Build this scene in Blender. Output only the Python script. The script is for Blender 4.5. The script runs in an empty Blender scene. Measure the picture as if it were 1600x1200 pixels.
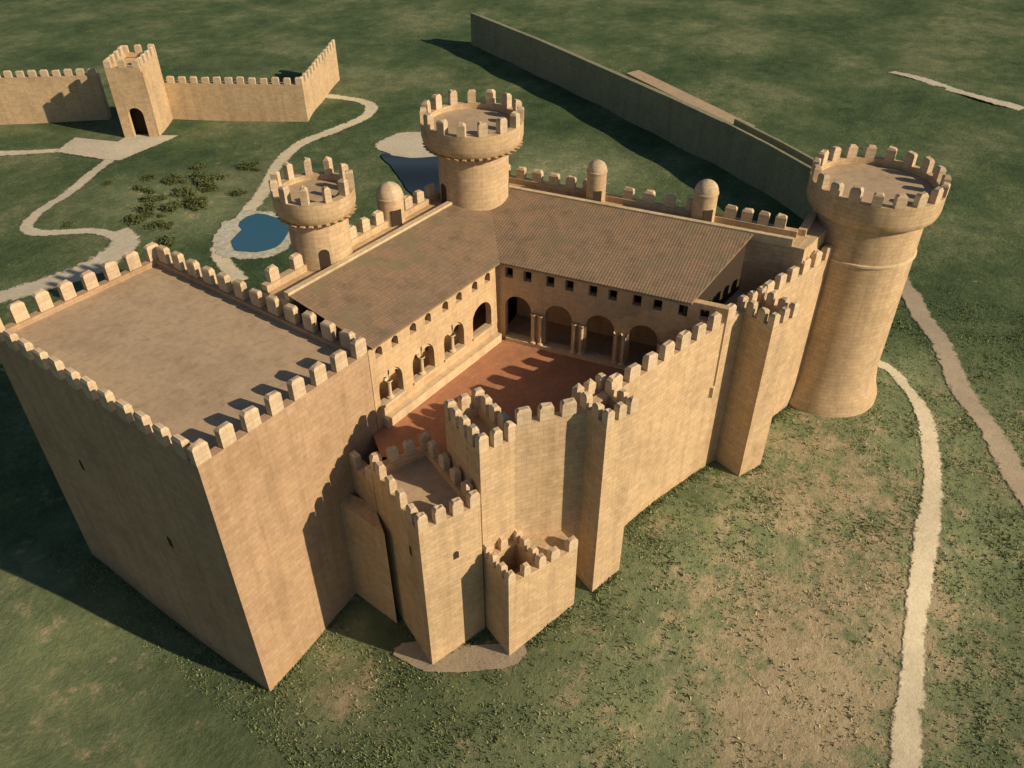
import bpy, math, random
import numpy as np
from mathutils import Vector, Matrix
random.seed(7); rng = np.random.default_rng(7)
R = math.radians
sc = bpy.context.scene
COL = sc.collection

# ---------------------------------------------------------------- camera
cam = bpy.data.cameras.new("camera"); camo = bpy.data.objects.new("camera", cam); COL.objects.link(camo)
p_, r_, w_ = R(37.565), R(-0.234), R(53.958)
F = Vector((math.cos(p_)*math.sin(w_), math.cos(p_)*math.cos(w_), -math.sin(p_)))
R0 = Vector((math.cos(w_), -math.sin(w_), 0)); U0 = R0.cross(F)
Rt = math.cos(r_)*R0 + math.sin(r_)*U0; Up = -math.sin(r_)*R0 + math.cos(r_)*U0
camo.matrix_world = Matrix(((Rt.x, Up.x, -F.x, 0), (Rt.y, Up.y, -F.y, 0), (Rt.z, Up.z, -F.z, 52), (0, 0, 0, 1)))
cam.sensor_width = 36; cam.lens = 36*1282.84/1600; cam.clip_start = .5; cam.clip_end = 6000
sc.camera = camo

# ---------------------------------------------------------------- light
SUN_EL = R(28); SX, SY = .20, -1.0                   # horizontal direction TO the sun
n_ = math.hypot(SX, SY); SX /= n_; SY /= n_
world = bpy.data.worlds.new("World"); sc.world = world; world.use_nodes = True
wn = world.node_tree.nodes; wl = world.node_tree.links
sky = wn.new("ShaderNodeTexSky"); sky.sky_type = 'NISHITA'; sky.sun_disc = False
sky.sun_elevation = SUN_EL; sky.sun_rotation = math.atan2(SX, SY)
sky.air_density = 1.2; sky.dust_density = 1.0
wl.new(sky.outputs[0], wn["Background"].inputs[0]); wn["Background"].inputs[1].default_value = .05
sun = bpy.data.lights.new("sun", 'SUN'); sun.energy = 5.0; sun.angle = R(.5); sun.color = (1, .79, .53)
so = bpy.data.objects.new("sun", sun); COL.objects.link(so)
sd = Vector((SX*math.cos(SUN_EL), SY*math.cos(SUN_EL), math.sin(SUN_EL)))
so.rotation_euler = sd.to_track_quat('Z', 'Y').to_euler()
sc.view_settings.view_transform = 'Standard'; sc.view_settings.look = 'None'
sc.view_settings.exposure = .08; sc.view_settings.gamma = 1

# ---------------------------------------------------------------- materials
def mat(name, col, rough=.9):
    m = bpy.data.materials.new(name); m.use_nodes = True
    b = m.node_tree.nodes["Principled BSDF"]; b.inputs["Base Color"].default_value = (*col, 1)
    b.inputs["Roughness"].default_value = rough; b.inputs["Specular IOR Level"].default_value = .25
    return m, m.node_tree.nodes, m.node_tree.links, b
def noise(N, L, vec, scale, detail=4, rough=.6):
    t = N.new("ShaderNodeTexNoise"); t.inputs["Scale"].default_value = scale; t.inputs["Detail"].default_value = detail
    t.inputs["Roughness"].default_value = rough; L.new(vec, t.inputs["Vector"]); return t.outputs["Fac"]
def ramp(N, L, fac, stops):
    r = N.new("ShaderNodeValToRGB"); e = r.color_ramp.elements
    while len(e) < len(stops): e.new(.5)
    for i, (p, c) in enumerate(stops): e[i].position = p; e[i].color = (*c, 1) if len(c) == 3 else c
    L.new(fac, r.inputs[0]); return r.outputs[0]
def mix(N, L, kind, fac, a, b):
    x = N.new("ShaderNodeMix"); x.data_type = 'RGBA'; x.blend_type = kind
    for i, v in ((0, fac), (6, a), (7, b)):
        if isinstance(v, (int, float)): x.inputs[i].default_value = v
        elif isinstance(v, tuple): x.inputs[i].default_value = (*v, 1)
        else: L.new(v, x.inputs[i])
    return x.outputs[2]
def bump(N, L, h, s, d, b):
    x = N.new("ShaderNodeBump"); x.inputs["Strength"].default_value = s; x.inputs["Distance"].default_value = d
    L.new(h, x.inputs["Height"]); L.new(x.outputs[0], b.inputs["Normal"])
def geo(N): return N.new("ShaderNodeNewGeometry").outputs["Position"]
def masonry(name, c1, c2, mortar, bw=.62, bh=.33, var=1.0, mort=.012):
    m, N, L, b = mat(name, c1)
    tc = N.new("ShaderNodeTexCoord"); uv = tc.outputs["UV"]; P = geo(N)
    br = N.new("ShaderNodeTexBrick"); L.new(uv, br.inputs["Vector"])
    br.inputs["Scale"].default_value = 1; br.inputs["Brick Width"].default_value = bw; br.inputs["Row Height"].default_value = bh
    br.inputs["Mortar Size"].default_value = mort; br.inputs["Mortar Smooth"].default_value = .4
    br.inputs["Color1"].default_value = (*c1, 1); br.inputs["Color2"].default_value = (*c2, 1); br.inputs["Mortar"].default_value = (*mortar, 1)
    c = br.outputs["Color"]
    big = ramp(N, L, noise(N, L, P, .22, 5, .65), [(.3, (.80, .78, .74)), (.5, (1, 1, 1)), (.72, (1.12, 1.10, 1.04))])
    c = mix(N, L, 'MULTIPLY', .8*var, c, big)
    fine = ramp(N, L, noise(N, L, P, 2.6, 6, .7), [(.3, (.78, .77, .75)), (.55, (1, 1, 1)), (.8, (1.1, 1.1, 1.08))])
    c = mix(N, L, 'MULTIPLY', .75*var, c, fine)
    # rain streaks: noise squeezed along z
    mp = N.new("ShaderNodeMapping"); mp.inputs["Scale"].default_value = (1.3, 1.3, .09); L.new(P, mp.inputs[0])
    st = ramp(N, L, noise(N, L, mp.outputs[0], 1.0, 5, .6), [(.36, (.72, .70, .68)), (.5, (1, 1, 1))])
    c = mix(N, L, 'MULTIPLY', .45*var, c, st)
    L.new(c, b.inputs["Base Color"])
    h = mix(N, L, 'ADD', .35, br.outputs["Fac"], noise(N, L, P, 5, 5, .7))
    inv = N.new("ShaderNodeMath"); inv.operation = 'MULTIPLY'; inv.inputs[1].default_value = -1; L.new(h, inv.inputs[0])
    bump(N, L, inv.outputs[0], .45, .03, b)
    return m
STONE = masonry("castle_stone", (.605, .455, .295), (.51, .385, .245), (.37, .28, .18), bw=.72, bh=.37, mort=.014)
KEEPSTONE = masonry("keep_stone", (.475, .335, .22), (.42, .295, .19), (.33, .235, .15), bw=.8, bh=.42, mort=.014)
CAP = masonry("merlon_stone", (.62, .50, .36), (.55, .44, .31), (.42, .33, .23))
PLASTER = masonry("courtyard_stone", (.62, .46, .29), (.56, .41, .25), (.46, .34, .21), bw=.8, bh=.4)
LEDGE = masonry("pale_ledge_stone", (.66, .54, .37), (.60, .48, .32), (.45, .36, .25), bw=1.1, bh=.6)
DECK = masonry("tower_deck", (.47, .365, .255), (.44, .34, .24), (.40, .31, .22), bw=1.4, bh=1.4, mort=.01)
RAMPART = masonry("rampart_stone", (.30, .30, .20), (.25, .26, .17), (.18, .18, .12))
def tiles():
    m, N, L, b = mat("roof_tiles", (.25, .15, .09)); P = geo(N); tc = N.new("ShaderNodeTexCoord")
    br = N.new("ShaderNodeTexBrick"); L.new(tc.outputs["UV"], br.inputs["Vector"]); br.inputs["Scale"].default_value = 1
    br.inputs["Brick Width"].default_value = .24; br.inputs["Row Height"].default_value = .38; br.offset = 0
    br.inputs["Mortar Size"].default_value = .02
    br.inputs["Color1"].default_value = (.29, .205, .14, 1); br.inputs["Color2"].default_value = (.245, .175, .12, 1); br.inputs["Mortar"].default_value = (.19, .135, .095, 1)
    c = br.outputs["Color"]
    a = ramp(N, L, noise(N, L, P, .7, 6, .7), [(.3, (.62, .66, .60)), (.5, (1, 1, 1)), (.7, (1.2, 1.08, .95))])
    c = mix(N, L, 'MULTIPLY', .85, c, a)
    g = ramp(N, L, noise(N, L, P, .33, 4, .6), [(.52, (0, 0, 0)), (.7, (1, 1, 1))])
    c = mix(N, L, 'MIX', g, c, (.20, .17, .105)); L.new(c, b.inputs["Base Color"])
    wv = N.new("ShaderNodeTexWave"); wv.inputs["Scale"].default_value = 1.31; wv.bands_direction = 'X'; L.new(tc.outputs["UV"], wv.inputs[0])
    bump(N, L, wv.outputs["Fac"], .28, .05, b); return m
TILES = tiles()
def paving():
    m, N, L, b = mat("terracotta_paving", (.45, .2, .1)); P = geo(N)
    br = N.new("ShaderNodeTexBrick"); L.new(P, br.inputs["Vector"]); br.inputs["Scale"].default_value = 1
    br.inputs["Brick Width"].default_value = .5; br.inputs["Row Height"].default_value = .25; br.inputs["Mortar Size"].default_value = .012
    br.inputs["Color1"].default_value = (.47, .235, .135, 1); br.inputs["Color2"].default_value = (.40, .20, .118, 1); br.inputs["Mortar"].default_value = (.30, .17, .11, 1)
    a = ramp(N, L, noise(N, L, P, .5, 5), [(.3, (.78, .8, .8)), (.6, (1.05, 1, 1))])
    L.new(mix(N, L, 'MULTIPLY', .9, br.outputs["Color"], a), b.inputs["Base Color"]); return m
PAVING = paving()
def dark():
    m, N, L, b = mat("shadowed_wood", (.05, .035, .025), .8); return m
SHADE_WOOD = dark()  # dark tone for door leaves and slits; on the gable it paints shade
def grass_mat():
    m, N, L, b = mat("grass_ground", (.1, .12, .05), 1); P = geo(N); b.inputs["Specular IOR Level"].default_value = .05
    c = ramp(N, L, noise(N, L, P, .045, 7, .68), [(.36, (.058, .100, .052)), (.5, (.098, .145, .074)), (.62, (.175, .210, .120))])
    mid = ramp(N, L, noise(N, L, P, .30, 8, .8), [(.34, (.66, .72, .66)), (.5, (1, 1, 1)), (.68, (1.5, 1.38, 1.25))])
    c = mix(N, L, 'MULTIPLY', .9, c, mid)
    fine = ramp(N, L, noise(N, L, P, 2.2, 8, .8), [(.3, (.5, .52, .5)), (.5, (1, 1, 1)), (.72, (1.6, 1.5, 1.4))])
    c = mix(N, L, 'MULTIPLY', .8, c, fine)
    # dry earth patches on the castle mound, from a vertex attribute that says how worn the turf is
    at = N.new("ShaderNodeAttribute"); at.attribute_name = "dry"
    c = mix(N, L, 'MIX', ramp(N, L, at.outputs['Fac'], [(.02, (0, 0, 0)), (.36, (.9, .9, .9))]), c, mix(N, L, 'MULTIPLY', .9, (.225, .275, .155), mid))
    ad = N.new("ShaderNodeMath"); ad.operation = 'MULTIPLY_ADD'; ad.inputs[1].default_value = .62
    nm = N.new('ShaderNodeMath'); nm.operation = 'MULTIPLY_ADD'; nm.inputs[1].default_value = 2.0; nm.inputs[2].default_value = -.5; L.new(noise(N, L, P, .34, 9, .78), nm.inputs[0]); L.new(nm.outputs[0], ad.inputs[2]); L.new(at.outputs["Fac"], ad.inputs[0])
    msk = ramp(N, L, ad.outputs[0], [(.72, (0, 0, 0)), (1.0, (.9, .9, .9))])
    soil = ramp(N, L, noise(N, L, P, 1.4, 7, .8), [(.3, (.34, .29, .18)), (.6, (.56, .46, .32)), (.8, (.66, .56, .42))])
    c = mix(N, L, 'MIX', msk, c, soil)
    L.new(c, b.inputs["Base Color"]); bump(N, L, noise(N, L, P, 1.7, 8, .8), .9, .35, b); return m
GRASS = grass_mat()
def earth(name, c0, c1, scale=.6):
    m, N, L, b = mat(name, c0, 1); P = geo(N)
    c = ramp(N, L, noise(N, L, P, scale, 8, .75), [(.3, c1), (.65, c0)])
    f = ramp(N, L, noise(N, L, P, scale*7, 6, .8), [(.3, (.75, .75, .72)), (.6, (1.05, 1.05, 1.05))])
    L.new(mix(N, L, 'MULTIPLY', .8, c, f), b.inputs["Base Color"]); bump(N, L, noise(N, L, P, 3, 8, .8), .6, .12, b)
    e = N.new("ShaderNodeAttribute"); e.attribute_name = "edge"          # turf breaks up the rim of the worn surface
    ma = N.new("ShaderNodeMath"); ma.operation = 'MULTIPLY_ADD'; ma.inputs[1].default_value = .6; L.new(e.outputs["Fac"], ma.inputs[0])
    L.new(noise(N, L, P, 1.1, 9, .8), ma.inputs[2]); al = ramp(N, L, ma.outputs[0], [(.70, (0, 0, 0)), (.80, (1, 1, 1))]); L.new(al, b.inputs["Alpha"]); return m
DIRT = earth("pale_path_dirt", (.70, .64, .49), (.54, .49, .36))
ROAD = earth("gravel_road", (.46, .39, .30), (.36, .31, .23))
PALE = earth("pale_paving", (.60, .55, .45), (.48, .45, .36), .3)
ROCKY = earth("rocky_bank", (.68, .66, .58), (.30, .31, .22), 1.4)
def water(name, col):
    m, N, L, b = mat(name, col, .12); P = geo(N); b.inputs["Specular IOR Level"].default_value = .6
    bump(N, L, noise(N, L, P, 1.4, 5), .25, .08, b); return m
WATER = water("pond_water", (.035, .12, .20))
DITCH = water("ditch_water", (.014, .02, .026))
def tuft_mat():
    m, N, L, b = mat("grass_blades", (.12, .15, .06), 1); b.inputs["Specular IOR Level"].default_value = .05
    at = N.new("ShaderNodeAttribute"); at.attribute_name = "tone"
    c = ramp(N, L, at.outputs["Fac"], [(0, (.085, .135, .06)), (.45, (.19, .24, .12)), (.75, (.34, .35, .19)), (1, (.56, .50, .34))])
    L.new(c, b.inputs["Base Color"]); return m
TUFT = tuft_mat()

# ---------------------------------------------------------------- mesh helpers
def tag(o, label=None, cat=None, group=None, kind=None):
    for k, v in (("label", label), ("category", cat), ("group", group), ("kind", kind)):
        if v: o[k] = v
    return o
def thing(name, label, cat, loc, group=None):
    o = bpy.data.objects.new(name, None); COL.objects.link(o); o.location = loc; o.empty_display_size = 1
    return tag(o, label, cat, group, 'thing')
class MB:
    """collects polygons in world coordinates"""
    def __init__(s): s.v = []; s.f = []; s.uv = []; s.sm = []; s.e = []
    def poly(s, pts, uvs=None, smooth=False, e=None):
        pts = [Vector(p) for p in pts]
        if uvs is None:
            n = Vector((0, 0, 0))
            for i in range(len(pts)):
                a, b = pts[i], pts[(i+1) % len(pts)]
                n += Vector(((a.y-b.y)*(a.z+b.z), (a.z-b.z)*(a.x+b.x), (a.x-b.x)*(a.y+b.y)))
            if n.length < 1e-9: return
            n.normalize()
            if abs(n.z) < .75:
                t = Vector((-n.y, n.x, 0)).normalized(); uvs = [(p.dot(t), p.z) for p in pts]
            else: uvs = [(p.x, p.y) for p in pts]
        i0 = len(s.v); s.v += [tuple(p) for p in pts]; s.f.append(tuple(range(i0, i0+len(pts)))); s.uv += uvs; s.sm.append(smooth); s.e += list(e) if e else [1.0]*len(pts)
    def prism(s, plan, z0, z1, bottom=False, top=True):
        """plan counter-clockwise; z0/z1 number or list per corner"""
        n = len(plan); a = z0 if isinstance(z0, (list, tuple)) else [z0]*n; b = z1 if isinstance(z1, (list, tuple)) else [z1]*n
        for i in range(n):
            j = (i+1) % n; p, q = plan[i], plan[j]
            s.poly([(*p, a[i]), (*q, a[j]), (*q, b[j]), (*p, b[i])])
        if top: s.poly([(*plan[i], b[i]) for i in range(n)])
        if bottom: s.poly([(*plan[i], a[i]) for i in reversed(range(n))])
    def bar(s, p, q, t, z0, z1, side=1, bottom=False):
        """wall along p->q, thickness t to the left (side=1) or the right of it"""
        p = Vector(p); q = Vector(q); d = (q-p).normalized(); n = Vector((-d.y, d.x))*t*side
        pl = [p, q, q+n, p+n] if side > 0 else [p+n, q+n, q, p]
        s.prism([tuple(x) for x in pl], z0, z1, bottom)
    def lathe(s, c, prof, seg=56, r_uv=None, cap=True, ang0=0, ang1=2*math.pi):
        r_uv = r_uv or max(r for r, z in prof); vv = 0
        for k in range(len(prof)-1):
            (r0, z0), (r1, z1) = prof[k], prof[k+1]; dl = math.hypot(r1-r0, z1-z0)
            for i in range(seg):
                a = ang0+(ang1-ang0)*i/seg; b = ang0+(ang1-ang0)*(i+1)/seg
                pt = lambda r, z, t: (c[0]+r*math.cos(t), c[1]+r*math.sin(t), z)
                uvs = [(a*r_uv, vv), (b*r_uv, vv), (b*r_uv, vv+dl), (a*r_uv, vv+dl)]
                P = [pt(r0, z0, a), pt(r0, z0, b), pt(r1, z1, b), pt(r1, z1, a)]
                if r1 < 1e-4: P, uvs = P[:3], uvs[:3]
                elif r0 < 1e-4: P, uvs = [P[0], P[2], P[3]], [uvs[0], uvs[2], uvs[3]]
                s.poly(P, uvs, smooth=True)
            vv += dl
    def build(s, name, material, parent=None, smooth=False, origin=None):
        me = bpy.data.meshes.new(name)
        o0 = Vector(parent_world(parent)) if parent else Vector(origin or (0, 0, 0))
        me.from_pydata([tuple(Vector(v)-o0) for v in s.v], [], s.f)
        ul = me.uv_layers.new(name="UVMap"); ul.data.foreach_set("uv", [c for uv in s.uv for c in uv])
        me.polygons.foreach_set("use_smooth", s.sm)
        if any(s.sm):
            import bmesh
            bm = bmesh.new(); bm.from_mesh(me); bmesh.ops.remove_doubles(bm, verts=bm.verts, dist=.0005)
            for e in bm.edges:
                if len(e.link_faces) == 2 and e.calc_face_angle(0) > R(35): e.smooth = False
            bm.to_mesh(me); bm.free()
        if min(s.e) < 1: me.attributes.new("edge", "FLOAT", "POINT").data.foreach_set("value", s.e)
        me.materials.append(material); o = bpy.data.objects.new(name, me); COL.objects.link(o)
        if parent: o.parent = parent
        elif origin: o.location = origin
        return o
def parent_world(o):
    v = Vector(o.location)
    while o.parent: o = o.parent; v += Vector(o.location)
    return v
MER = {}
def merlon_mesh(w, t, h):
    k = (round(w, 2), round(t, 2), round(h, 2), random.randrange(5))
    if k not in MER:
        m = MB(); W, T = w/2, t/2; c = .09
        pl = [(-W, -T), (W, -T), (W, T), (-W, T)]; z1 = h-.22
        m.prism(pl, 0, z1, top=False)
        j_ = lambda: random.uniform(-.035, .035)
        top = [(-W+c*1.6+j_(), -T+c), (W-c*1.6+j_(), -T+c), (W-c*1.6+j_(), T-c), (-W+c*1.6+j_(), T-c)]; zt = [h+random.uniform(-.12, .02) for _ in range(4)]
        for i in range(4):
            j = (i+1) % 4; m.poly([(*pl[i], z1), (*pl[j], z1), (*top[j], zt[j]), (*top[i], zt[i])])
        m.poly([(*top[i], zt[i]) for i in (0, 1, 2)]); m.poly([(*top[i], zt[i]) for i in (0, 2, 3)])
        o = m.build("merlon", CAP); me = o.data; bpy.data.objects.remove(o); MER[k] = me
    return MER[k]
def put(parent, name, me, pos, rot, sc_=(1, 1, 1)):
    o = bpy.data.objects.new(name, me); COL.objects.link(o); o.parent = parent
    o.location = Vector(pos)-parent_world(parent); o.rotation_euler = (0, 0, rot); o.scale = sc_; return o
def merlons(parent, p, q, z, h=1.35, w=1.2, gap=.75, t=.6, side=1, ends=(True, True), zq=None):
    """row of merlons whose outer face runs along p->q, the wall to the left (side=1)"""
    p = Vector(p); q = Vector(q); L = (q-p).length; d = (q-p)/L; nrm = Vector((-d.y, d.x))*side
    n = max(1, round((L+gap)/(w+gap))); pitch = (L-w)/(n-1) if n > 1 else 0
    rot = math.atan2(d.y, d.x)
    for i in range(n):
        me = merlon_mesh(w, t, h)
        if (i == 0 and not ends[0]) or (i == n-1 and not ends[1]): continue
        c = p + d*(w/2+pitch*i) + nrm*(t/2-.004)
        zz = z+(0 if zq is None else (zq-z)*(w/2+pitch*i)/L)
        put(parent, "merlon", me, (c.x, c.y, zz), rot+random.uniform(-.015, .015), (random.uniform(.93, 1.06), 1, random.uniform(.93, 1.05)))
def arch_pts(w, h, n=10):
    """outline of a round-headed opening, centred, foot at z=0"""
    s = h-w/2; return [(-w/2, 0), (w/2, 0)] + [(w/2*math.cos(a), s+w/2*math.sin(a)) for a in [math.pi*i/n for i in range(n+1)]]
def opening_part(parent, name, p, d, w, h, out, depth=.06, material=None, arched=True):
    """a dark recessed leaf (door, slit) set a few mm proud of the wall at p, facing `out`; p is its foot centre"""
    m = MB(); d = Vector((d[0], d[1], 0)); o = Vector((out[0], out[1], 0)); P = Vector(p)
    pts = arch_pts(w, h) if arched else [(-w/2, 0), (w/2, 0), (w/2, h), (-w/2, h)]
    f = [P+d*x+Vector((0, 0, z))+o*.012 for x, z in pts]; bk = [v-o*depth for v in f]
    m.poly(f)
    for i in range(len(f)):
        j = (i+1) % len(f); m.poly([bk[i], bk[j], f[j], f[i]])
    return m.build(name, material or SHADE_WOOD, parent)

# ---------------------------------------------------------------- wall with real openings
def pierced(m, p, q, t, z0, z1, ops, side=1, back=True):
    """ops: (u_centre, width, z_foot, z_top, arched)"""
    p = Vector(p); q = Vector(q); L = (q-p).length; d = (q-p)/L; n = Vector((-d.y, d.x))*t*side
    cuts = {0, L}
    for u, w, a, b, ar in ops:
        k = 10 if ar else 1
        cuts |= {round(u-w/2*math.cos(math.pi*i/k), 4) for i in range(k+1)}
    cuts = sorted(cuts)
    def top(o, u):
        uc, w, a, b, ar = o
        if not ar: return b
        x = min(1, abs(u-uc)/(w/2)); return b-w/2*(1-math.sqrt(max(0, 1-x*x)))
    W = lambda u, z, k=0: (p.x+d.x*u+n.x*k, p.y+d.y*u+n.y*k, z)
    for a, b in zip(cuts[:-1], cuts[1:]):
        mid = (a+b)/2; act = sorted([o for o in ops if o[0]-o[1]/2 < mid < o[0]+o[1]/2], key=lambda o: o[2])
        lo = (z0, z0)
        for o in act+[None]:
            hi = (z1, z1) if o is None else (o[2], o[2])
            A = [W(a, lo[0]), W(b, lo[1]), W(b, hi[1]), W(a, hi[0])]; B = [W(b, lo[1], 1), W(a, lo[0], 1), W(a, hi[0], 1), W(b, hi[1], 1)]
            if side < 0: A.reverse(); B.reverse()
            m.poly(A)
            if back: m.poly(B)
            if o is None: break
            m.poly([W(a, o[2]), W(b, o[2]), W(b, o[2], 1), W(a, o[2], 1)])
            ta, tb = top(o, a), top(o, b)
            m.poly([W(a, ta, 1), W(b, tb, 1), W(b, tb), W(a, ta)])
            lo = (ta, tb)
    for u, w, a, b, ar in ops:
        zt = b-w/2 if ar else b
        for s in (-1, 1): m.poly([W(u+s*w/2, a), W(u+s*w/2, zt), W(u+s*w/2, zt, 1), W(u+s*w/2, a, 1)][::s])
    m.poly([W(0, z1), W(L, z1), W(L, z1, 1), W(0, z1, 1)])
    m.poly([W(0, z0), W(0, z0, 1), W(0, z1, 1), W(0, z1)]); m.poly([W(L, z0, 1), W(L, z0), W(L, z1), W(L, z1, 1)])

# ---------------------------------------------------------------- terrain
TP = [(16.8,34,-3.2),(14,45,-3),(12,60,-2.5),(18.6,33,-1.7),(22.8,33,.6),(24,24,.4),(27.3,20,.9),(30,18.6,-.2),(31.2,18.4,3),(33,17.5,5.8),(35.5,16,5.2),(40,17.5,5.8),(46,16.5,5.6),(50.5,15.5,5.2),(54,12.9,4.6),(58,14,4.2),(61,13.5,4.5),(62,9,4.5),(67,7.5,4.6),(73,13,4.5),(66,0,2.6),(55,4,3.4),(45,6,3.2),(38,10,2.6),(30,10,-.2),(24,14,-.8),(36,-4,1.0),(50,-10,1.2),(78,6,1.5),(75,25,1.5),(20,22,-1.5),(36,52,0),(60,48,.5),(48,52,0)]
def hz(x, y):
    x = np.asarray(x, float); y = np.asarray(y, float); s = np.full(x.shape, .03); a = np.zeros(x.shape)
    for px, py, pz in TP:
        w = np.exp(-((x-px)**2+(y-py)**2)/(2*4.5**2)); s = s+w; a = a+w*pz
    return a/s+.25*np.sin(x*.13+1)*np.cos(y*.11)+.12*np.sin(x*.37+y*.29)
DRY = [(100, 62, 12, .16), (85, 68, 8, .12), (45, 5, 17, .30), (66, 4, 9, .2), (27, 12, 8, .2), (42, 2, 5.5, .32), (36, 4, 4, .32), (47, -3, 4, .22), (50, 7, 3.5, .2), (34, 2, 3.5, .28), (22, 33, 3, .25), (8, 55, 9, .2), (5, 40, 9, .2), (62, 101, 6, .28), (60, 112, 5, .2),
       (104, 68, 6, .25), (19, 29, 2.5, .4), (70, -9, 5, .2), (78, 3, 4, .2), (57, 8, 4, .25), (30, -12, 5, .15)]
def dryness(x, y):
    s = np.zeros(np.shape(x))
    for px, py, r, k in DRY: s = s+k*np.exp(-((x-px)**2+(y-py)**2)/(2*r*r))
    return s
def axis(a, b, step, far):
    v = list(np.arange(a, b+.01, step)); d = step
    while v[-1] < far: d *= 1.35; v.append(v[-1]+d)
    d = step
    while v[0] > -far: d *= 1.35; v.insert(0, v[0]-d)
    return np.array(v)
gx = axis(0, 135, 1.25, 2500); gy = axis(-25, 140, 1.25, 2500)
X, Y = np.meshgrid(gx, gy); H = hz(X, Y); nx, ny = len(gx), len(gy)
# the pond is a real hollow
me = bpy.data.meshes.new("ground")
vs = np.stack([X.ravel(), Y.ravel(), H.ravel()], 1)
idx = np.arange(nx*ny).reshape(ny, nx)
fs = np.stack([idx[:-1, :-1].ravel(), idx[:-1, 1:].ravel(), idx[1:, 1:].ravel(), idx[1:, :-1].ravel()], 1)
me.from_pydata(vs.tolist(), [], fs.tolist())
at = me.attributes.new("dry", 'FLOAT', 'POINT'); at.data.foreach_set("value", dryness(vs[:, 0], vs[:, 1]).astype(np.float32))
me.polygons.foreach_set("use_smooth", [True]*len(me.polygons)); me.materials.append(GRASS)
g = bpy.data.objects.new("ground", me); COL.objects.link(g); tag(g, kind="structure")

def catmull(pts, step=1.0):
    out = []; P = [Vector(p) for p in pts]; P = [P[0]*2-P[1]]+P+[P[-1]*2-P[-2]]
    for i in range(1, len(P)-2):
        n = max(2, int((P[i+1]-P[i]).length/step))
        for k in range(n):
            t = k/n; out.append(.5*((2*P[i])+(P[i+1]-P[i-1])*t+(2*P[i-1]-5*P[i]+4*P[i+1]-P[i+2])*t*t+(3*P[i]-P[i-1]-3*P[i+1]+P[i+2])*t**3))
    out.append(P[-2]); return out
PATHS = []
def ribbon(name, pts, w, material, wob=.25, w1=None, lift=.09):
    c = catmull(pts); m = MB(); rows = []
    w1 = w1 or w
    for i, p in enumerate(c):
        d = (c[min(i+1, len(c)-1)]-c[max(i-1, 0)]).normalized(); n = Vector((-d.y, d.x)); ww = w+(w1-w)*i/len(c)
        a = ww/2+.4+wob*math.sin(i*.37+ww)*math.cos(i*.11); b = ww/2+.4+wob*math.sin(i*.29+2)*math.cos(i*.17+1)
        ks = [-a, -a*.5, 0, b*.5, b]
        rows.append([p+n*k for k in ks]); PATHS.append((p.x, p.y, ww/2))
    Z = lambda p: float(hz(p.x, p.y))+lift
    for r0, r1 in zip(rows[:-1], rows[1:]):
        for k in range(4): E = (0, .6, 1, .6, 0); m.poly([(*r0[k], Z(r0[k])), (*r1[k], Z(r1[k])), (*r1[k+1], Z(r1[k+1])), (*r0[k+1], Z(r0[k+1]))][::-1], e=[E[k], E[k], E[k+1], E[k+1]][::-1])
    o = m.build(name, material); return tag(o, kind="structure")
def sheet(name, pts, material, lift, flat=None, wob=.3, rings=6, smooth=True):
    """draped patch: rings from its outline towards its middle"""
    c = catmull(pts+[pts[0]], 1.2)[:-1] if smooth else [Vector(p) for p in pts]
    ctr = sum(c, Vector((0, 0)))/len(c)
    c = [p+Vector((random.uniform(-wob, wob), random.uniform(-wob, wob))) for p in c]
    m = MB(); Zf = lambda p: (flat if flat is not None else float(hz(p.x, p.y)))+lift
    for k in range(rings):
        a, b = 1-k/rings, 1-(k+1)/rings
        for i in range(len(c)):
            j = (i+1) % len(c); q = [ctr+(c[i]-ctr)*a, ctr+(c[j]-ctr)*a, ctr+(c[j]-ctr)*b, ctr+(c[i]-ctr)*b]
            ev = [0, 0, 1, 1] if k == 0 else [1]*4
            if k == rings-1: q = q[:3]; ev = ev[:3]
            m.poly([(*x, Zf(x)) for x in q], e=ev)
    return tag(m.build(name, material), kind="structure")
ribbon("path", [(76.1,9.5),(76,7.6),(71.5,4.8),(66.7,2.5),(61.1,.7),(54.7,-.5),(49.4,-1.5),(45,-2.4),(42.2,-3.1),(36,-4.6),(28,-8)], 1.5, DIRT, .22, 1.9)
ribbon("road", [(112,20),(99.3,13),(94.9,10),(83.4,4.1),(73.3,-1.3),(65.5,-5.9),(59.7,-9.9),(50,-17)], 2.7, ROAD, .14)
ribbon("path", [(40,166),(52.6,150.7),(56.2,145.2),(63,137)], 1.6, PALE, .2)
ribbon("path", [(66.6,128.5),(54.3,121.1),(45.5,116.5),(44.2,112.6),(49.1,106.3),(50,100.9)], 1.7, PALE, .2, lift=.10)
ribbon("path", [(50.5,104),(49.5,100),(44,97.6),(37,98.6),(30,100.7),(20,102.5),(8,104)], 4.6, PALE, .3, lift=.12)
ribbon("path", [(52,80),(56.5,89),(68.2,95.7),(83.8,106.4),(94.6,107),(104,107.5),(108.7,113),(106.4,122.5),(100.5,134)], 2.4, DIRT, .25)
ribbon("road", [(185,38),(180.1,26.3),(177.1,18.8),(175.9,12),(171.5,5.1),(160,-8)], 3.2, PALE, .2)
sheet("plaza", [(61.2,138.5),(66.6,141.3),(70.5,131.5),(73.6,134),(78.8,126.8),(65.8,125.7),(64.3,127.5)], PALE, .14, smooth=False)
sheet("paved_apron", [(93.7,97),(98.3,98),(102.2,97),(104.8,90.7),(96,82),(92.5,89)], PALE, .1)
sheet("rocky_bank", [(54.6,86.6),(56.8,91.2),(61.2,94.4),(66,94.6),(67,89.5),(65.4,84),(61,81.0),(56.8,82)], ROCKY, .14, wob=.7)
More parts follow.
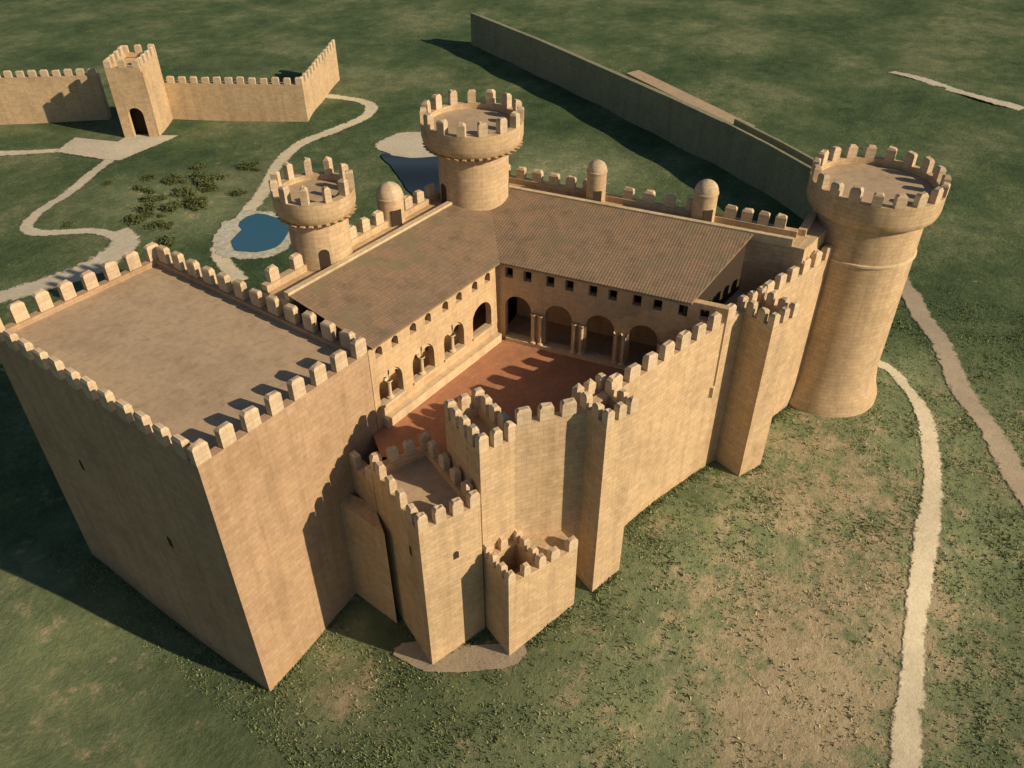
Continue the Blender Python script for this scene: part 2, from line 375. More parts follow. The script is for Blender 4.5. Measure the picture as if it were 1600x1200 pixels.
sheet("pond", [(56.6,86.2),(58.4,89.2),(61.2,90.6),(62.6,92.6),(65.4,92.2),(66.2,86.6),(62.6,83.4),(60.4,82.6),(58,83.6)], WATER, .20, wob=.12)
sheet("ditch_water", [(88.5,87.5),(92.3,93.4),(93.8,88.5),(97.5,84.5),(95.5,79),(88,73),(82,75.5)], DITCH, .16, wob=.12)
sheet("pavement", [(23.4,28.2),(23.5,25.0),(25.6,21.4),(27.4,19.2),(28.8,19.6),(27.3,22.5),(24.6,28.0)], ROAD, .12, wob=.12, rings=8)

# ---------------------------------------------------------------- round towers
def ring_merlons(root, c, r, z, n, w, h, t=.55, a0=0):
    for i in range(n):
        me = merlon_mesh(w, t, h)
        a = a0+2*math.pi*i/n
        put(root, "merlon", me, (c[0]+(r-t/2)*math.cos(a), c[1]+(r-t/2)*math.sin(a), z), a+math.pi/2, (random.uniform(.92, 1.08), 1, random.uniform(.92, 1.06)))
def round_tower(label, c, zb, r, prof_shaft, rc, zc, sill, floor, n, mw, mh, doors=(), corbels=0, neck=None, a0=0, base=None):
    root = thing("round_tower", label, "tower", (c[0], c[1], zb))
    m = MB(); m.lathe(c, prof_shaft); m.build("shaft", STONE, root)
    m = MB(); m.lathe(c, [(r-.05, zc-.02), (rc-.35, zc+.02), (rc-.12, zc+.28), (rc, zc+.75), (rc, sill), (rc-.55, sill), (rc-.55, floor-.02)]); m.build("parapet", STONE, root)
    m = MB(); m.lathe(c, [(rc-.56, floor), (.001, floor+.06)]); m.build("deck", DECK, root)
    if neck: m = MB(); m.lathe(c, [(r-.02, neck-.16), (r+.12, neck-.08), (r+.12, neck+.08), (r-.02, neck+.16)]); m.build("string_course", LEDGE, root)
    if corbels:
        cb = MB(); cb.prism([(-.5, -.13), (.5, -.13), (.5, .13), (-.5, .13)], [0, -.42, -.42, 0][0:4] if False else [-.55, 0, 0, -.55], .0+.02, bottom=True)
        o = cb.build("corbel", STONE); cm = o.data; bpy.data.objects.remove(o)
        for i in range(corbels):
            a = 2*math.pi*i/corbels; rr = rc-.55
            put(root, "corbel", cm, (c[0]+rr*math.cos(a), c[1]+rr*math.sin(a), zc-.0), a)
    ring_merlons(root, c, rc, sill, n, mw, mh, a0=a0)
    for a, z, w, h in doors:
        a = R(a); out = (math.cos(a), math.sin(a)); d = (-out[1], out[0]); e = r
        dd = opening_part(root, "door", (c[0]+e*out[0], c[1]+e*out[1], z), d, w, h, out, depth=.3, arched=True)
    return root
# angles: direction seen from the tower; the camera lies towards the south-west (about 218 to 230 degrees)
RT = (67.0, 12.65)
round_tower("tall round corner tower at right with flared foot beside the grass path", RT, 3, 4.3,
            [(5.0, -2), (5.0, 4.9), (4.55, 6.2), (4.3, 8), (4.3, 23.0)], 5.15, 22.7, 24.9, 24.4, 19, .78, 1.1, neck=19.4, a0=.1)
TC = (51.4, 41.3)
round_tower("widest-topped round tower at the back corner where the two tiled roofs meet", TC, 18, 2.95,
            [(2.95, 15), (2.95, 27)], 4.2, 26.6, 28.5, 28.05, 15, .68, 1.15, doors=((158, 21.7, .85, 1.9), (306, 21.7, .8, 1.8)), corbels=38, a0=.25)
TB = (36.3, 44.0)
round_tower("smaller round tower with corbelled top on the back wall beside the blue pond", TB, 18, 2.2,
            [(2.2, -3), (2.2, 26)], 2.95, 25.6, 27.3, 26.9, 11, .5, 1.25, doors=((232, 21.7, .75, 1.8),), corbels=28, a0=.35)

# ---------------------------------------------------------------- domed watch turrets
def watch_turret(label, c, z0, z1, r, face):
    root = thing("watch_turret", label, "turret", (c[0], c[1], z0), "domed watch turrets on the back walls")
    m = MB(); zs = z1-r*1.05
    m.lathe(c, [(r*.35, z0-3.2), (r*.98, z0-1.3), (r, z0), (r, zs)], 28); m.build("drum", STONE, root)
    m = MB(); m.lathe(c, [(r+.05, zs-.08), (r+.05, zs+.05)]+[(r*math.cos(t), zs+.06+r*1.0*math.sin(t)) for t in [math.pi/2*i/9 for i in range(9)]]+[(.001, z1+.06)], 28); m.build("dome", CAP, root)
    a = R(face); out = (math.cos(a), math.sin(a)); w = r*.8; e = r
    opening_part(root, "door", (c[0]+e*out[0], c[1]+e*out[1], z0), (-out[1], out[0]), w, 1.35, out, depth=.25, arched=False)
watch_turret("domed watch turret with dark doorway on the wall between two round towers", (43.9, 44.0), 21.7, 25.0, 1.08, 246)
watch_turret("slim domed watch turret behind the back roof, left one of the two there", (56.5, 32.3), 21.7, 25.4, .82, 222)
watch_turret("domed watch turret behind the back roof, the one nearest the tall right tower", (58.6, 23.4), 21.7, 25.2, .95, 226)

# ---------------------------------------------------------------- keep
def rect_parapet(root, plan, t, z0, z1, mer_h, name="parapet", w=1.2, gap=.75, material=STONE, sides=None, mt=.5):
    n = len(plan); m = MB()
    P = [Vector(p) for p in plan]
    ins = []
    for i in range(n):
        a = (P[i]-P[i-1]).normalized(); b = (P[(i+1) % n]-P[i]).normalized(); na = Vector((-a.y, a.x)); nb = Vector((-b.y, b.x))
        k = (na+nb); k = k/(k.dot(na)); ins.append(P[i]+k*t)
    for i in range(n):
        j = (i+1) % n
        if sides and i not in sides: continue
        m.poly([(*P[i], z0), (*P[j], z0), (*P[j], z1), (*P[i], z1)]); m.poly([(*P[i], z1), (*P[j], z1), (*ins[j], z1), (*ins[i], z1)])
        m.poly([(*ins[j], z0), (*ins[i], z0), (*ins[i], z1), (*ins[j], z1)])
    m.build(name, material, root)
    for i in range(n):
        if sides and i not in sides: continue
        j = (i+1) % n; d = (P[j]-P[i]).normalized()
        # corner merlons belong to alternate sides so that they never overlap
        a = P[i]+(d*(mt+gap*.6) if (i % 2) else d*0); b = P[j]-(d*(mt+gap*.6) if (i % 2) else d*0)
        merlons(root, a, b, z1, mer_h, w, gap, mt)
    return ins
keep = thing("castle_keep", "great rectangular keep at left with flat tan roof and dark left face", "keep", (16.8, 34, -3))
KP = [(16.8, 34), (30.4, 34), (30.4, 56.9), (16.8, 56.9)]
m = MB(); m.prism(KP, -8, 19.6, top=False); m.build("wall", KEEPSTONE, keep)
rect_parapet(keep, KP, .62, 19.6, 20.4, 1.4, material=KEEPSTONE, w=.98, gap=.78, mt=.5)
m = MB(); m.poly([(17.4, 34.6, 20.0), (29.8, 34.6, 20.0), (29.8, 56.3, 20.0), (17.4, 56.3, 20.0)]); m.build("flat_roof", DECK, keep)
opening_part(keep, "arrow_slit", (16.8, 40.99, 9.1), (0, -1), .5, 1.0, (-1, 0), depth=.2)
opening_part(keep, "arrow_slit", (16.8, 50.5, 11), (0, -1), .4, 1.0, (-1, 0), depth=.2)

# ---------------------------------------------------------------- wings round the courtyard
ED = Vector((3.4, -15.8)).normalized()           # direction of the east arcade
EA = Vector((45.0, 34.0)); EB = EA+ED*17.9       # ends inside the front curtain wall
LA = Vector((53.2, 41.3)); LB = LA+(Vector((56.5, 25.1))-Vector((53.6, 38.9))).normalized()*26
wing = thing("gallery_wing", "sunlit courtyard gallery with arched openings below its brown tiled roof, next to the keep", "building", (38, 38, 13.6))
ops = []
for k, c in enumerate((1.75, 5.25, 8.8, 12.3)):
    ops.append((c, 2.4, 15.35, 17.95, True))
    for s in (-.8, .8): ops.append((c+s, .66, 19.45, 20.3, True))
m = MB(); pierced(m, (30.45, 34), (44.6, 34), .55, 13, 20.75, ops); m.build("arcade_wall", PLASTER, wing)
m = MB(); m.prism([(44.6, 34), (45.0, 34.0), (45.4, 34.55), (44.6, 34.55)], 13, 20.75); m.build("corner_pier", PLASTER, wing)
m = MB(); m.prism([(31.0, 33.45), (44.55, 33.45), (44.55, 34.0), (31.0, 34.0)], 13, 14.35); m.build("stone_bench", LEDGE, wing)
def column(root, c, z0, z1, r=.13):
    m = MB(); m.lathe(c, [(r*1.9, z0), (r*1.9, z0+.12), (r, z0+.2), (r, z1-.28), (r*1.9, z1-.12), (r*1.9, z1)], 14); m.build("column", LEDGE, root)
for c in (1.75, 5.25, 8.8):
    column(wing, (30.45+c, 34.22), 15.36, 16.95, .15)
    m = MB()
    for s in (-1, 1):       # twin-light head: two small arches carried by the middle column
        x0 = 30.45+c; w = .52
        prev = None
        for i in range(9):
            a = math.pi*i/8; px = x0+s*.6+w*math.cos(a); pz = 16.95+w*math.sin(a)
            topz = 16.75+math.sqrt(max(0, 1.2**2-(px-x0)**2))
            if prev:
                for y0, fl in ((34.15, 1), (34.3, -1)):
                    q = [(prev[0], y0, prev[1]), (px, y0, pz), (px, y0, max(topz, pz)), (prev[0], y0, max(prev[2], prev[1]))]
                    m.poly(q[::fl])
            prev = (px, pz, topz)
    m.build("tracery", LEDGE, wing)
def sill_bar(root, x0, x1, y0, y1, z0, z1): m = MB(); m.prism([(x0, y0), (x1, y0), (x1, y1), (x0, y1)], z0, z1, bottom=True); m.build("sill", LEDGE, root)
for c in (1.75, 5.25, 8.8, 12.3): sill_bar(wing, 30.45+c-1.3, 30.45+c+1.3, 33.86, 34.2, 15.18, 15.362)
m = MB(); m.poly([(30.45, 34.5, 13.7), (45.3, 34.5, 13.7), (52, 43.3, 13.7), (30.45, 43.3, 13.7)]); m.poly([(30.45, 34.55, 18.6), (30.45, 43.3, 18.6), (52, 43.3, 18.6), (45.3, 34.55, 18.6)]); m.build("gallery_floor", DECK, wing)
m = MB(); m.poly([(30.45, 37.6, 13.7), (30.45, 37.6, 21), (50, 37.6, 21), (50, 37.6, 13.7)][::-1]); m.build("inner_wall", PLASTER, wing)
def roof_face(m, A, B, C, D):
    """eave A->B, ridge D..C; uv v runs up the slope; with a 12 cm edge at the eave"""
    A, B, C, D = map(Vector, (A, B, C, D)); t = (B-A).normalized()
    uv = lambda p: ((p-A).dot(t), ((p-A)-t*(p-A).dot(t)).length)
    m.poly([A, B, C], [uv(A), uv(B), uv(C)]); m.poly([A, C, D], [uv(A), uv(C), uv(D)])
    dz = Vector((0, 0, -.16)); m.poly([A+dz, B+dz, B, A])
ea = (30.46, 33.6, 20.86); eb = (44.62, 33.6, 20.86)
m = MB(); roof_face(m, ea, eb, (LA.x, LA.y, 22.15), (30.46, 41.3, 22.15)); m.poly([(30.46, 33.6, 20.7), (30.46, 35, 20.8), (46, 35, 20.8), (44.62, 33.6, 20.7)]); m.build("roof", TILES, wing)
nE = Vector((-ED.y, ED.x))                       # points east, away from the court
ewing = thing("gallery_wing", "shaded courtyard gallery with a row of dark arches under its brown tiled roof", "building", (50, 28, 13.6))
ops = []; u = 1.67
while u < 17:
    ops.append((u, 2.25, 13.95, 17.85, True))
    for s in (-.78, .78): ops.append((u+s, .68, 19.4, 20.3, False))
    u += 3.45
m = MB(); pierced(m, tuple(EA+ED*.0), tuple(EB), .55, 13, 20.75, ops, side=1); m.build("arcade_wall", PLASTER, ewing)
m = MB(); a = EA-nE*0; m.bar(tuple(EA+ED*.7), tuple(EB), .35, 13, 13.93, side=-1); m.build("stone_bench", LEDGE, ewing)
u = 3.39
while u < 16:
    c = EA+ED*u-nE*.02
    for s in (-.3, .3): column(ewing, tuple(c+ED*s-nE*.1), 13.93, 16.75, .14)
    u += 3.45
m = MB(); q0 = EA+nE*3.6; E2 = EA+ED*14.8; q1 = E2+nE*3.6
m.poly([(*q1, 13.7), (*q0, 13.7), (*q0, 21.0), (*q1, 21.0)]); m.build("inner_wall", PLASTER, ewing)
m = MB(); m.poly([(*(EA+nE*.5), 13.7), (*(E2+nE*.5), 13.7), (*(E2+nE*7), 13.7), (*(EA+nE*7), 13.7)]); m.poly([(*(EA+nE*.56), 18.6), (*(EA+nE*7), 18.6), (*(E2+nE*7), 18.6), (*(E2+nE*.56), 18.6)]); m.build("gallery_floor", DECK, ewing)
ov = -nE*.4
A = Vector((eb[0], eb[1], eb[2])); Bv = EB+ov
LBc = LA+(LB-LA)*((LB-LA).length-.1)/(LB-LA).length
LBc = LBc-(LB-LA).normalized()*2.9; Bh = Bv-ED*2.6; LG = LBc-(LB-LA).normalized()*.35; BG = Bh-ED*.35+nE*.4
m = MB(); roof_face(m, A, (Bh.x, Bh.y, 20.86), (LBc.x, LBc.y, 22.15), (LA.x, LA.y, 22.15)); m.poly([(Bh.x, Bh.y, 20.7), (LBc.x, LBc.y, 21.99), (LBc.x, LBc.y, 22.15), (Bh.x, Bh.y, 20.86)]); m.build("roof", TILES, ewing)
m = MB(); m.prism([tuple(BG), tuple(LG), tuple(LG+Vector((.05, .3))), tuple(BG+Vector((.05, .3)))], 13, [20.75, 21.95, 21.95, 20.75]); m.build("shade_gable", SHADE_WOOD, ewing)  # gable end coloured dark to stand for the shadow at the roof end
m = MB(); m.poly([(*(BG-nE*.4), 17.0), (EB.x-.2, EB.y+.3, 17.0), (58.5, 16.0, 17.0), (*LG, 17.0)]); m.poly([(*(BG-nE*.4), 13), (EB.x-.2, EB.y+.3, 13), (EB.x-.2, EB.y+.3, 17.0), (*(BG-nE*.4), 17.0)]); m.build("lower_deck", DECK, ewing)

# courtyard floor
m = MB(); cf = [(31.3, 29.9), (30.8, 27.9), (33.2, 26.6), (32.0, 23.5), (35.6, 20.4), (49.5, 17.7), (45.3, 34.3), (30, 34.2), (28.4, 31.8)]
m.poly([(*p, 13.6) for p in cf]); tag(m.build("courtyard_floor", PAVING), kind="structure")

# back walls with walkway
back = thing("curtain_wall", "back wall with a sunlit walkway between the smaller and widest round towers", "wall", (44, 43, 0))
m = MB(); m.prism([(30.4, 41.35), (53.4, 41.35), (55.4, 44.1), (30.4, 44.1)], -3, 21.7); m.build("wall", STONE, back)
m = MB(); m.prism([(30.45, 41.3), (53.2, 41.3), (53.3, 41.75), (30.45, 41.75)], 21.6, 22.35); m.build("kerb", LEDGE, back)
m = MB(); m.bar((55.3, 44.1), (30.4, 44.1), .6, 21.6, 22.2, side=1); m.build("parapet", STONE, back)
for p, q in (((34.0, 44.1), (30.9, 44.1)), ((42.6, 44.1), (38.7, 44.1)), ((49.0, 44.1), (45.2, 44.1))): merlons(back, p, q, 22.2, 1.05, .85, .7, .5)
E0 = Vector((55.4, 44.1)); E1 = LB+Vector((2.15, .35))
m = MB()
eback = thing("curtain_wall", "far curtain wall behind the back roof with two domed turrets along its walkway", "wall", (57, 30, 0))
m.prism([tuple(LB+Vector((.02, 0))), tuple(E1), tuple(E0), tuple(LA+Vector((.03, 0)))], -3, 21.7); m.build("wall", STONE, eback)
m = MB(); m.prism([tuple(LB+Vector((.02,0))), tuple(LB+Vector((.15,-1))), (63.6, 14.6), (64.6, 16.6), tuple(E1)], -3, 21.68); m.build('wall', STONE, eback)
m = MB(); m.bar((64.4, 16.6), tuple(E1), .6, 21.6, 22.2, side=1); m.build('parapet', STONE, eback)
dE = (LB-LA).normalized(); nL = Vector((-dE.y, dE.x))
m = MB(); m.bar(tuple(LA-nL*0+dE*.2), tuple(LB), .4, 21.6, 22.3, side=1); m.build("kerb", LEDGE, eback)
m = MB(); m.bar(tuple(E1), tuple(E0), .6, 21.6, 22.2, side=1); m.build("parapet", STONE, eback)
de = (E0-E1).normalized(); LE = (E0-E1).length
for a, b in ((1.0, LE-22.6), (LE-20.2, LE-14.0), (LE-11.2, LE-2.5)):
    merlons(eback, E1+de*a, E1+de*b, 22.2, 1.05, .85, .7, .5)

# ---------------------------------------------------------------- front curtain walls
SILL = 19.55
fr = thing("curtain_wall", "long sunlit front wall of pale masonry running up to the tall right tower", "wall", (48, 17, 5))
FA = Vector((35.0, 19.45)); FB = Vector((63.2, 13.68)); fd = (FB-FA).normalized(); fn = Vector((-fd.y, fd.x))
m = MB(); m.bar(tuple(FA), tuple(FB), 1.5, 0, 18.6); m.build("wall", STONE, fr)
m = MB(); m.bar(tuple(FA), tuple(FB), .6, 18.6, SILL); m.build("parapet", STONE, fr)
L4 = (Vector((50.4, 16)) - FA).length
merlons(fr, FA+fd*2.0, FA+fd*(L4-.5), SILL, 1.15, .98, .82, .5)
merlons(fr, FA+fd*(L4+3.4), FB-fd*.3, SILL, 1.15, .98, .82, .5)
fl = thing("curtain_wall", "short sunlit front wall between the two small crenellated towers, facing the viewer", "wall", (32.5, 21, 5))
GA = Vector((30.9, 22.45)); GB = Vector((34.9, 19.4))
m = MB(); m.bar(tuple(GA), tuple(GB), 1.5, -3, 18.5); m.build("wall", STONE, fl)
m = MB(); m.bar(tuple(GA), tuple(GB), .6, 18.5, 19.3); m.build("parapet", STONE, fl)
gd = (GB-GA).normalized(); merlons(fl, GA+gd*.3, GB-gd*.9, 19.3, 1.15, .9, .7, .5)

# ---------------------------------------------------------------- square towers
def square_tower(label, nl, u, w, d, zb, floor, sill, mh, mw=1.0, gap=.7, slits=(), sides=None, t=.55):
    u = Vector(u).normalized(); v = Vector((-u.y, u.x)); nl = Vector(nl)
    P = [nl, nl+u*w, nl+u*w+v*d, nl+v*d]
    root = thing("square_tower", label, "tower", (nl.x, nl.y, zb+3))
    m = MB(); m.prism([tuple(p) for p in P], zb, floor, top=False); m.build("wall", STONE, root)
    rect_parapet(root, [tuple(p) for p in P], t, floor, sill, mh, w=mw, gap=gap, sides=sides)
    I = [nl+u*.4+v*.4, nl+u*(w-.4)+v*.4, nl+u*(w-.4)+v*(d-.4), nl+u*.4+v*(d-.4)]
    m = MB(); m.poly([(*p, floor+.05) for p in I]); m.build("deck", DECK, root)
    for s, k, z, ww, hh in slits:
        if s == 'front': opening_part(root, "arrow_slit", (*(nl+u*k), z), tuple(u), ww, hh, tuple(-v), depth=.2)
        else: opening_part(root, "arrow_slit", (*(nl+v*k), z), tuple(-v), ww, hh, tuple(-u), depth=.2)
    return root, P
U1 = (.93, -.37)
square_tower("nearest square tower with lit tan deck and one small opening in its front", (24.3, 24.8), U1, 4.4, 7.0, -6, 13.55, 14.25, 1.15, mw=.72, gap=.6, slits=(('front', 2.45, 10.3, .42, .7), ('side', 1.6, 10.6, .35, .9)))
square_tower("small square tower just behind the nearest tower, its deck in shade", (28.65, 23.3), U1, 2.7, 4.4, -4, 17.5, 18.3, 1.3, mw=.66, gap=.55)
square_tower("square buttress tower on the front wall, the one right behind the low turret", (34.2, 17.75), (.95, -.31), 2.55, 3.4, -2, 18.7, 19.4, 1.1, mw=.62, gap=.55)
square_tower("square buttress tower on the front wall nearer the tall round tower", (50.4, 13.65), (.955, -.295), 2.75, 3.4, 0, 18.7, 19.4, 1.1, mw=.62, gap=.6)
r5, P5 = square_tower("low hollow-topped turret at the foot of the nearest square tower", (27.5, 20.35), (.94, -.34), 3.0, 3.2, -6, 6.8, 9.2, .95, mw=.55, gap=.55)
u5 = Vector((.94, -.34)).normalized(); v5 = Vector((-u5.y, u5.x)); n5 = Vector((27.5, 20.35))
m = MB(); m.prism([tuple(n5+u5*3.0+v5*.05), tuple(n5+u5*5.7+v5*.05), tuple(n5+u5*5.7+v5*3.3), tuple(n5+u5*3.0+v5*3.3)], -6, 9.15); m.build("shoulder_wall", STONE, r5)
merlons(r5, n5+u5*3.45+v5*.05, n5+u5*5.7+v5*.05, 9.15, .95, .75, .6, .5)

# links between the nearest tower and the keep
ln = thing("curtain_wall", "short shaded crenellated wall joining the nearest tower to the keep", "wall", (28, 32.5, 0))
m = MB(); m.bar((27.4, 34.0), (26.8, 31.2), .9, -4, 12.6); m.build("wall", STONE, ln)
merlons(ln, (27.4, 34.0), (26.8, 31.2), 12.6, 1.3, .8, .6, .5)
ln2 = thing("buttress_wall", "low plain wall block in deep shade between the keep and the nearest tower", "wall", (26, 32, 0))
m = MB(); m.prism([(25.6, 29.4), (27.2, 31.9), (27.0, 33.98), (25.9, 33.98)], -4, 10.0); m.build("wall", STONE, ln2)

# ---------------------------------------------------------------- outer rampart (right, behind) and perimeter wall with gatehouse (left, behind)
rp = thing("outer_rampart", "long dark outer rampart wall behind the castle with a thin sunlit walkway", "wall", (117, 44, 0))
W = [Vector(p) for p in ((104.5, 21), (107.5, 25.5), (114.8, 37.6), (119.7, 46.8), (125.2, 58.8), (141, 96), (150, 120))]
def strip(m, pts, off0, off1, z0, z1):
    L = []; 
    for i, p in enumerate(pts):
        d = (pts[min(i+1, len(pts)-1)]-pts[max(i-1, 0)]).normalized(); n = Vector((d.y, -d.x)); L.append((p+n*off0, p+n*off1))
    for (a, b), (c, d) in zip(L[:-1], L[1:]): m.prism([tuple(b), tuple(d), tuple(c), tuple(a)], z0, z1)
HR = 7.0
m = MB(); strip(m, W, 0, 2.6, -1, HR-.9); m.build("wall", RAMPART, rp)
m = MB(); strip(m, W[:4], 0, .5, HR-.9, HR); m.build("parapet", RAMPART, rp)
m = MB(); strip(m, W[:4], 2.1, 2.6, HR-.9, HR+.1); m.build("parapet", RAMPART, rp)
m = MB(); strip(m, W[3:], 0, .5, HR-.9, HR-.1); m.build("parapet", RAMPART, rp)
m = MB(); m.prism([(121.6, 44.6), (124.4, 43.4), (139, 72), (136, 73)], -1, HR-1.3); m.build("terrace", RAMPART, rp)
m = MB(); m.poly([(121.7, 44.7, HR-1.28), (124.3, 43.5, HR-1.28), (138.9, 71.9, HR-1.28), (136, 72.8, HR-1.28)]); m.build("terrace_paving", DECK, rp)
pw = thing("perimeter_wall", "plain tan perimeter wall left of the far gatehouse at top left", "wall", (63, 159, 0))
def pwall(root, a, b, h, t=1.4, mh=1.2):
    a = Vector(a); b = Vector(b); m = MB(); m.bar(tuple(a), tuple(b), t, -2, h); m.build("wall", STONE, root)
    merlons(root, a, b, h, mh, 1.2, .8, .5)
pwall(pw, (30, 196), (75.2, 143.3), 8)
pw2 = thing("perimeter_wall", "pale perimeter wall right of the far gatehouse, ending above the forked path", "wall", (88, 124, 0))
pwall(pw2, (80.3, 137.6), (95.4, 114.0), 6.5)
pw3 = thing("perimeter_wall", "short return of the perimeter wall running away from its right end at top left", "wall", (100, 117, 0))
pwall(pw3, (95.6, 114.2), (116, 127), 6.5)
gt = thing("gatehouse", "far gatehouse tower with a dark arched gateway at top left beyond the plaza", "gatehouse", (76, 136, 0))
gu = Vector((.62, -.785)).normalized(); gv = Vector((.785, .62)).normalized(); g0 = Vector((71.8, 133.6))
GP = [g0, g0+gu*5.6, g0+gu*5.6+gv*9, g0+gv*9]
m = MB(); pierced(m, tuple(GP[0]), tuple(GP[1]), .8, -1, 11, [(2.9, 2.5, .05, 5.2, True)])
for a, b in ((1, 2), (2, 3), (3, 0)): m.poly([(*GP[a], -1), (*GP[b], -1), (*GP[b], 11), (*GP[a], 11)])
m.poly([(*p, 10.9) for p in GP]); m.build("wall", STONE, gt)
m = MB(); q = [p for p in (g0+gu*1+gv*2.2, g0+gu*5+gv*2.2)]; m.poly([(*q[0], 0), (*q[1], 0), (*q[1], 6), (*q[0], 6)]); m.build("gate_door", SHADE_WOOD, gt)
rect_parapet(gt, [tuple(p) for p in GP], .5, 11, 11.7, 1.3, w=1.1, gap=.7)

# ---------------------------------------------------------------- grass tufts
N = 60000
px = rng.uniform(14, 100, N*3); py = rng.uniform(-24, 60, N*3)
dist = np.hypot(px-0, py-0); keepm = rng.random(N*3) < np.clip((62/dist)**2, 0, 1)
dr = dryness(px, py)
def outside(px, py):
    ok = ~((px > 16.3) & (px < 31) & (py > 33.5) & (py < 57.5))
    fy = 19.6-.2047*(px-35)
    ok &= ~((px > 33.5) & (px < 64) & (py > fy-.3) & (py < 46))
    ok &= ~((px > 23.5) & (px < 35) & (py > 24.6-.4*(px-24.3)-.3) & (py < 46))
    ok &= ~((px > 26.5) & (px < 38) & (py > 20.5-.36*(px-27.5)-.4) & (py < 30) & (px < 36.9))
    ok &= ~((px > 50) & (px < 53.6) & (py > 12.6) & (py < 30))
    ok &= np.hypot(px-RT[0], py-RT[1]) > 5.2
    ok &= ~((px > 26.5) & (px < 33.5) & (py > 20.2-.36*(px-27.5)-.2) & (py < 28))
    return ok
keepm &= outside(px, py)
clump0 = .5+.5*np.sin(px*.55+2*np.sin(py*.31))*np.cos(py*.47+1.6*np.sin(px*.27)); keepm &= rng.random(N*3) < (.15+.85*clump0**1.5)*np.clip(1.15-.9*dr, .3, 1)
for x, y, w in PATHS:
    if 5 < x < 110 and -30 < y < 65: keepm &= (px-x)**2+(py-y)**2 > (w-.05)**2
ii = np.nonzero(keepm)[0][:N]; px, py, dr = px[ii], py[ii], dr[ii]
for a, b in (((16.8, 34), (24.5, 34)), ((16.8, 56.9), (16.8, 34)), ((24.3, 24.8), (28.4, 23.2)), ((27.5, 20.35), (32.9, 18.4)), ((34.2, 17.75), (36.6, 17)), ((36.6, 19.1), (50.3, 16.3)), ((50.4, 13.65), (53, 12.85)), ((53.1, 15.7), (62.8, 13.8)), ((24.3, 24.8), (26.9, 31.3)), ((27.5, 20.35), (28.5, 23))):
    L_ = math.hypot(b[0]-a[0], b[1]-a[1]); k = int(L_*26); t = rng.random(k); o_ = np.abs(rng.normal(0, .22, k))+.04; nx_, ny_ = (b[1]-a[1])/L_, -(b[0]-a[0])/L_
    if a == (24.3, 24.8) and b[0] < 27 or a == (27.5, 20.35) and b[0] < 29: nx_, ny_ = -nx_, -ny_
    px = np.append(px, a[0]+(b[0]-a[0])*t+nx_*o_); py = np.append(py, a[1]+(b[1]-a[1])*t+ny_*o_); dr = np.append(dr, np.full(k, .1))
ii = px; pz = hz(px, py); n = len(ii)
V = np.zeros((n, 9, 3), np.float32); tone = np.zeros((n, 9), np.float32)
clump = .5+.5*np.sin(px*.9+2*np.sin(py*.5))*np.cos(py*.7+1.3*np.sin(px*.4))
for b in range(3):
    a = rng.uniform(0, 2*np.pi, n); wv = rng.uniform(.03, .09, n); h = rng.uniform(.05, .24, n)*(.5+.8*clump); ox = rng.normal(0, .09, n); oy = rng.normal(0, .09, n)
    lx = rng.normal(0, .12, n); ly = rng.normal(0, .12, n)
    V[:, b*3, 0] = px+ox-np.cos(a)*wv; V[:, b*3, 1] = py+oy-np.sin(a)*wv; V[:, b*3, 2] = pz-.03
    V[:, b*3+1, 0] = px+ox+np.cos(a)*wv; V[:, b*3+1, 1] = py+oy+np.sin(a)*wv; V[:, b*3+1, 2] = pz-.03
    V[:, b*3+2, 0] = px+ox+lx; V[:, b*3+2, 1] = py+oy+ly; V[:, b*3+2, 2] = pz+h
tn = np.clip(rng.normal(.30, .15, n)+dr*.8*(rng.random(n) < .7), 0, 1); tone[:] = tn[:, None]
me = bpy.data.meshes.new("grass"); me.from_pydata(V.reshape(-1, 3).tolist(), [], np.arange(n*9).reshape(-1, 3).tolist())
at = me.attributes.new("tone", 'FLOAT', 'POINT'); at.data.foreach_set("value", tone.ravel())
me.materials.append(TUFT); o = bpy.data.objects.new("grass", me); COL.objects.link(o)
tag(o, "short tufted grass and dry stalks on the slopes around the castle", "grass", kind="stuff")

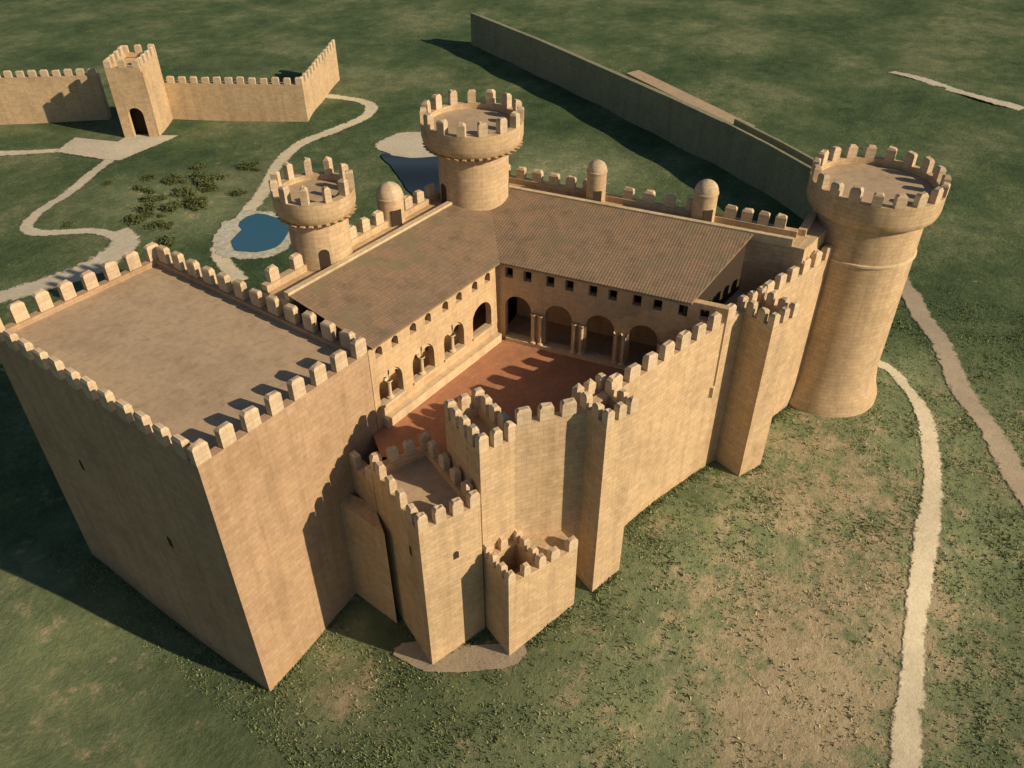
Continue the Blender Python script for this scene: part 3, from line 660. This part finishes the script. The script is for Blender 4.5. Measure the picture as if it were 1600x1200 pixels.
# ---------------------------------------------------------------- low scrub on the meadow behind the castle
def leaf_mat():
    m, N, L, b = mat("scrub_leaves", (.06, .085, .035), 1); P = geo(N); b.inputs["Specular IOR Level"].default_value = .1
    L.new(ramp(N, L, noise(N, L, P, 3, 3), [(.3, (.05, .075, .03)), (.5, (.09, .115, .045)), (.7, (.16, .165, .08))]), b.inputs["Base Color"]); return m
LEAF = leaf_mat(); BARK = mat("scrub_bark", (.12, .09, .06))[0]
def bush_mesh(seed):
    r = np.random.default_rng(seed); k = 420; v = []; f = []
    lob = r.normal(0, 1, (6, 3)); lob /= np.linalg.norm(lob, axis=1)[:, None]; lob[:, 2] = np.abs(lob[:, 2])*.8; ls = r.uniform(.3, .55, 6)
    for i in range(k):
        c = lob[i % 6]*.5+r.normal(0, 1, 3)*ls[i % 6]*.45; c[2] = abs(c[2])*.8+.05
        a = r.normal(0, 1, 3); a /= np.linalg.norm(a); b = np.cross(a, r.normal(0, 1, 3)); b /= np.linalg.norm(b); s_ = r.uniform(.05, .12)
        j = len(v); v += [tuple(c-a*s_), tuple(c+b*s_*.6), tuple(c+a*s_), tuple(c-b*s_*.6)]; f.append((j, j+1, j+2, j+3))
    me = bpy.data.meshes.new("foliage"); me.from_pydata(v, [], f); me.materials.append(LEAF); return me
BM = [bush_mesh(i) for i in range(4)]
sm = MB()
for a in range(5):
    t = a*1.26; d = Vector((math.cos(t), math.sin(t), 0)); n = Vector((-d.y, d.x, 0))*.03; tip = d*.35+Vector((0, 0, .5))
    sm.poly([-n, n, tip]); sm.poly([n+Vector((0, 0, .04)), -n, tip])
so_ = sm.build("stem", BARK); SM = so_.data; bpy.data.objects.remove(so_)
for i in range(60):
    x = random.gauss(61, 6.5); y = random.gauss(105, 7)
    if min((x-a)**2+(y-b)**2-(w+1)**2 for a, b, w in PATHS) < 0 or (54 < x < 68 and y < 97): continue
    z = float(hz(x, y)); k = random.uniform(.8, 2.1)
    b = thing("scrub_bush", "low dark scrub bush on the meadow beyond the keep and pond", "bush", (x, y, z-.05), "scrub bushes scattered beyond the keep")
    b.rotation_euler = (0, 0, random.uniform(0, 6.28)); b.scale = (k, k, k*random.uniform(.7, 1))
    for nm, me_ in (("foliage", random.choice(BM)), ("stem", SM)):
        o = bpy.data.objects.new(nm, me_); COL.objects.link(o); o.parent = b
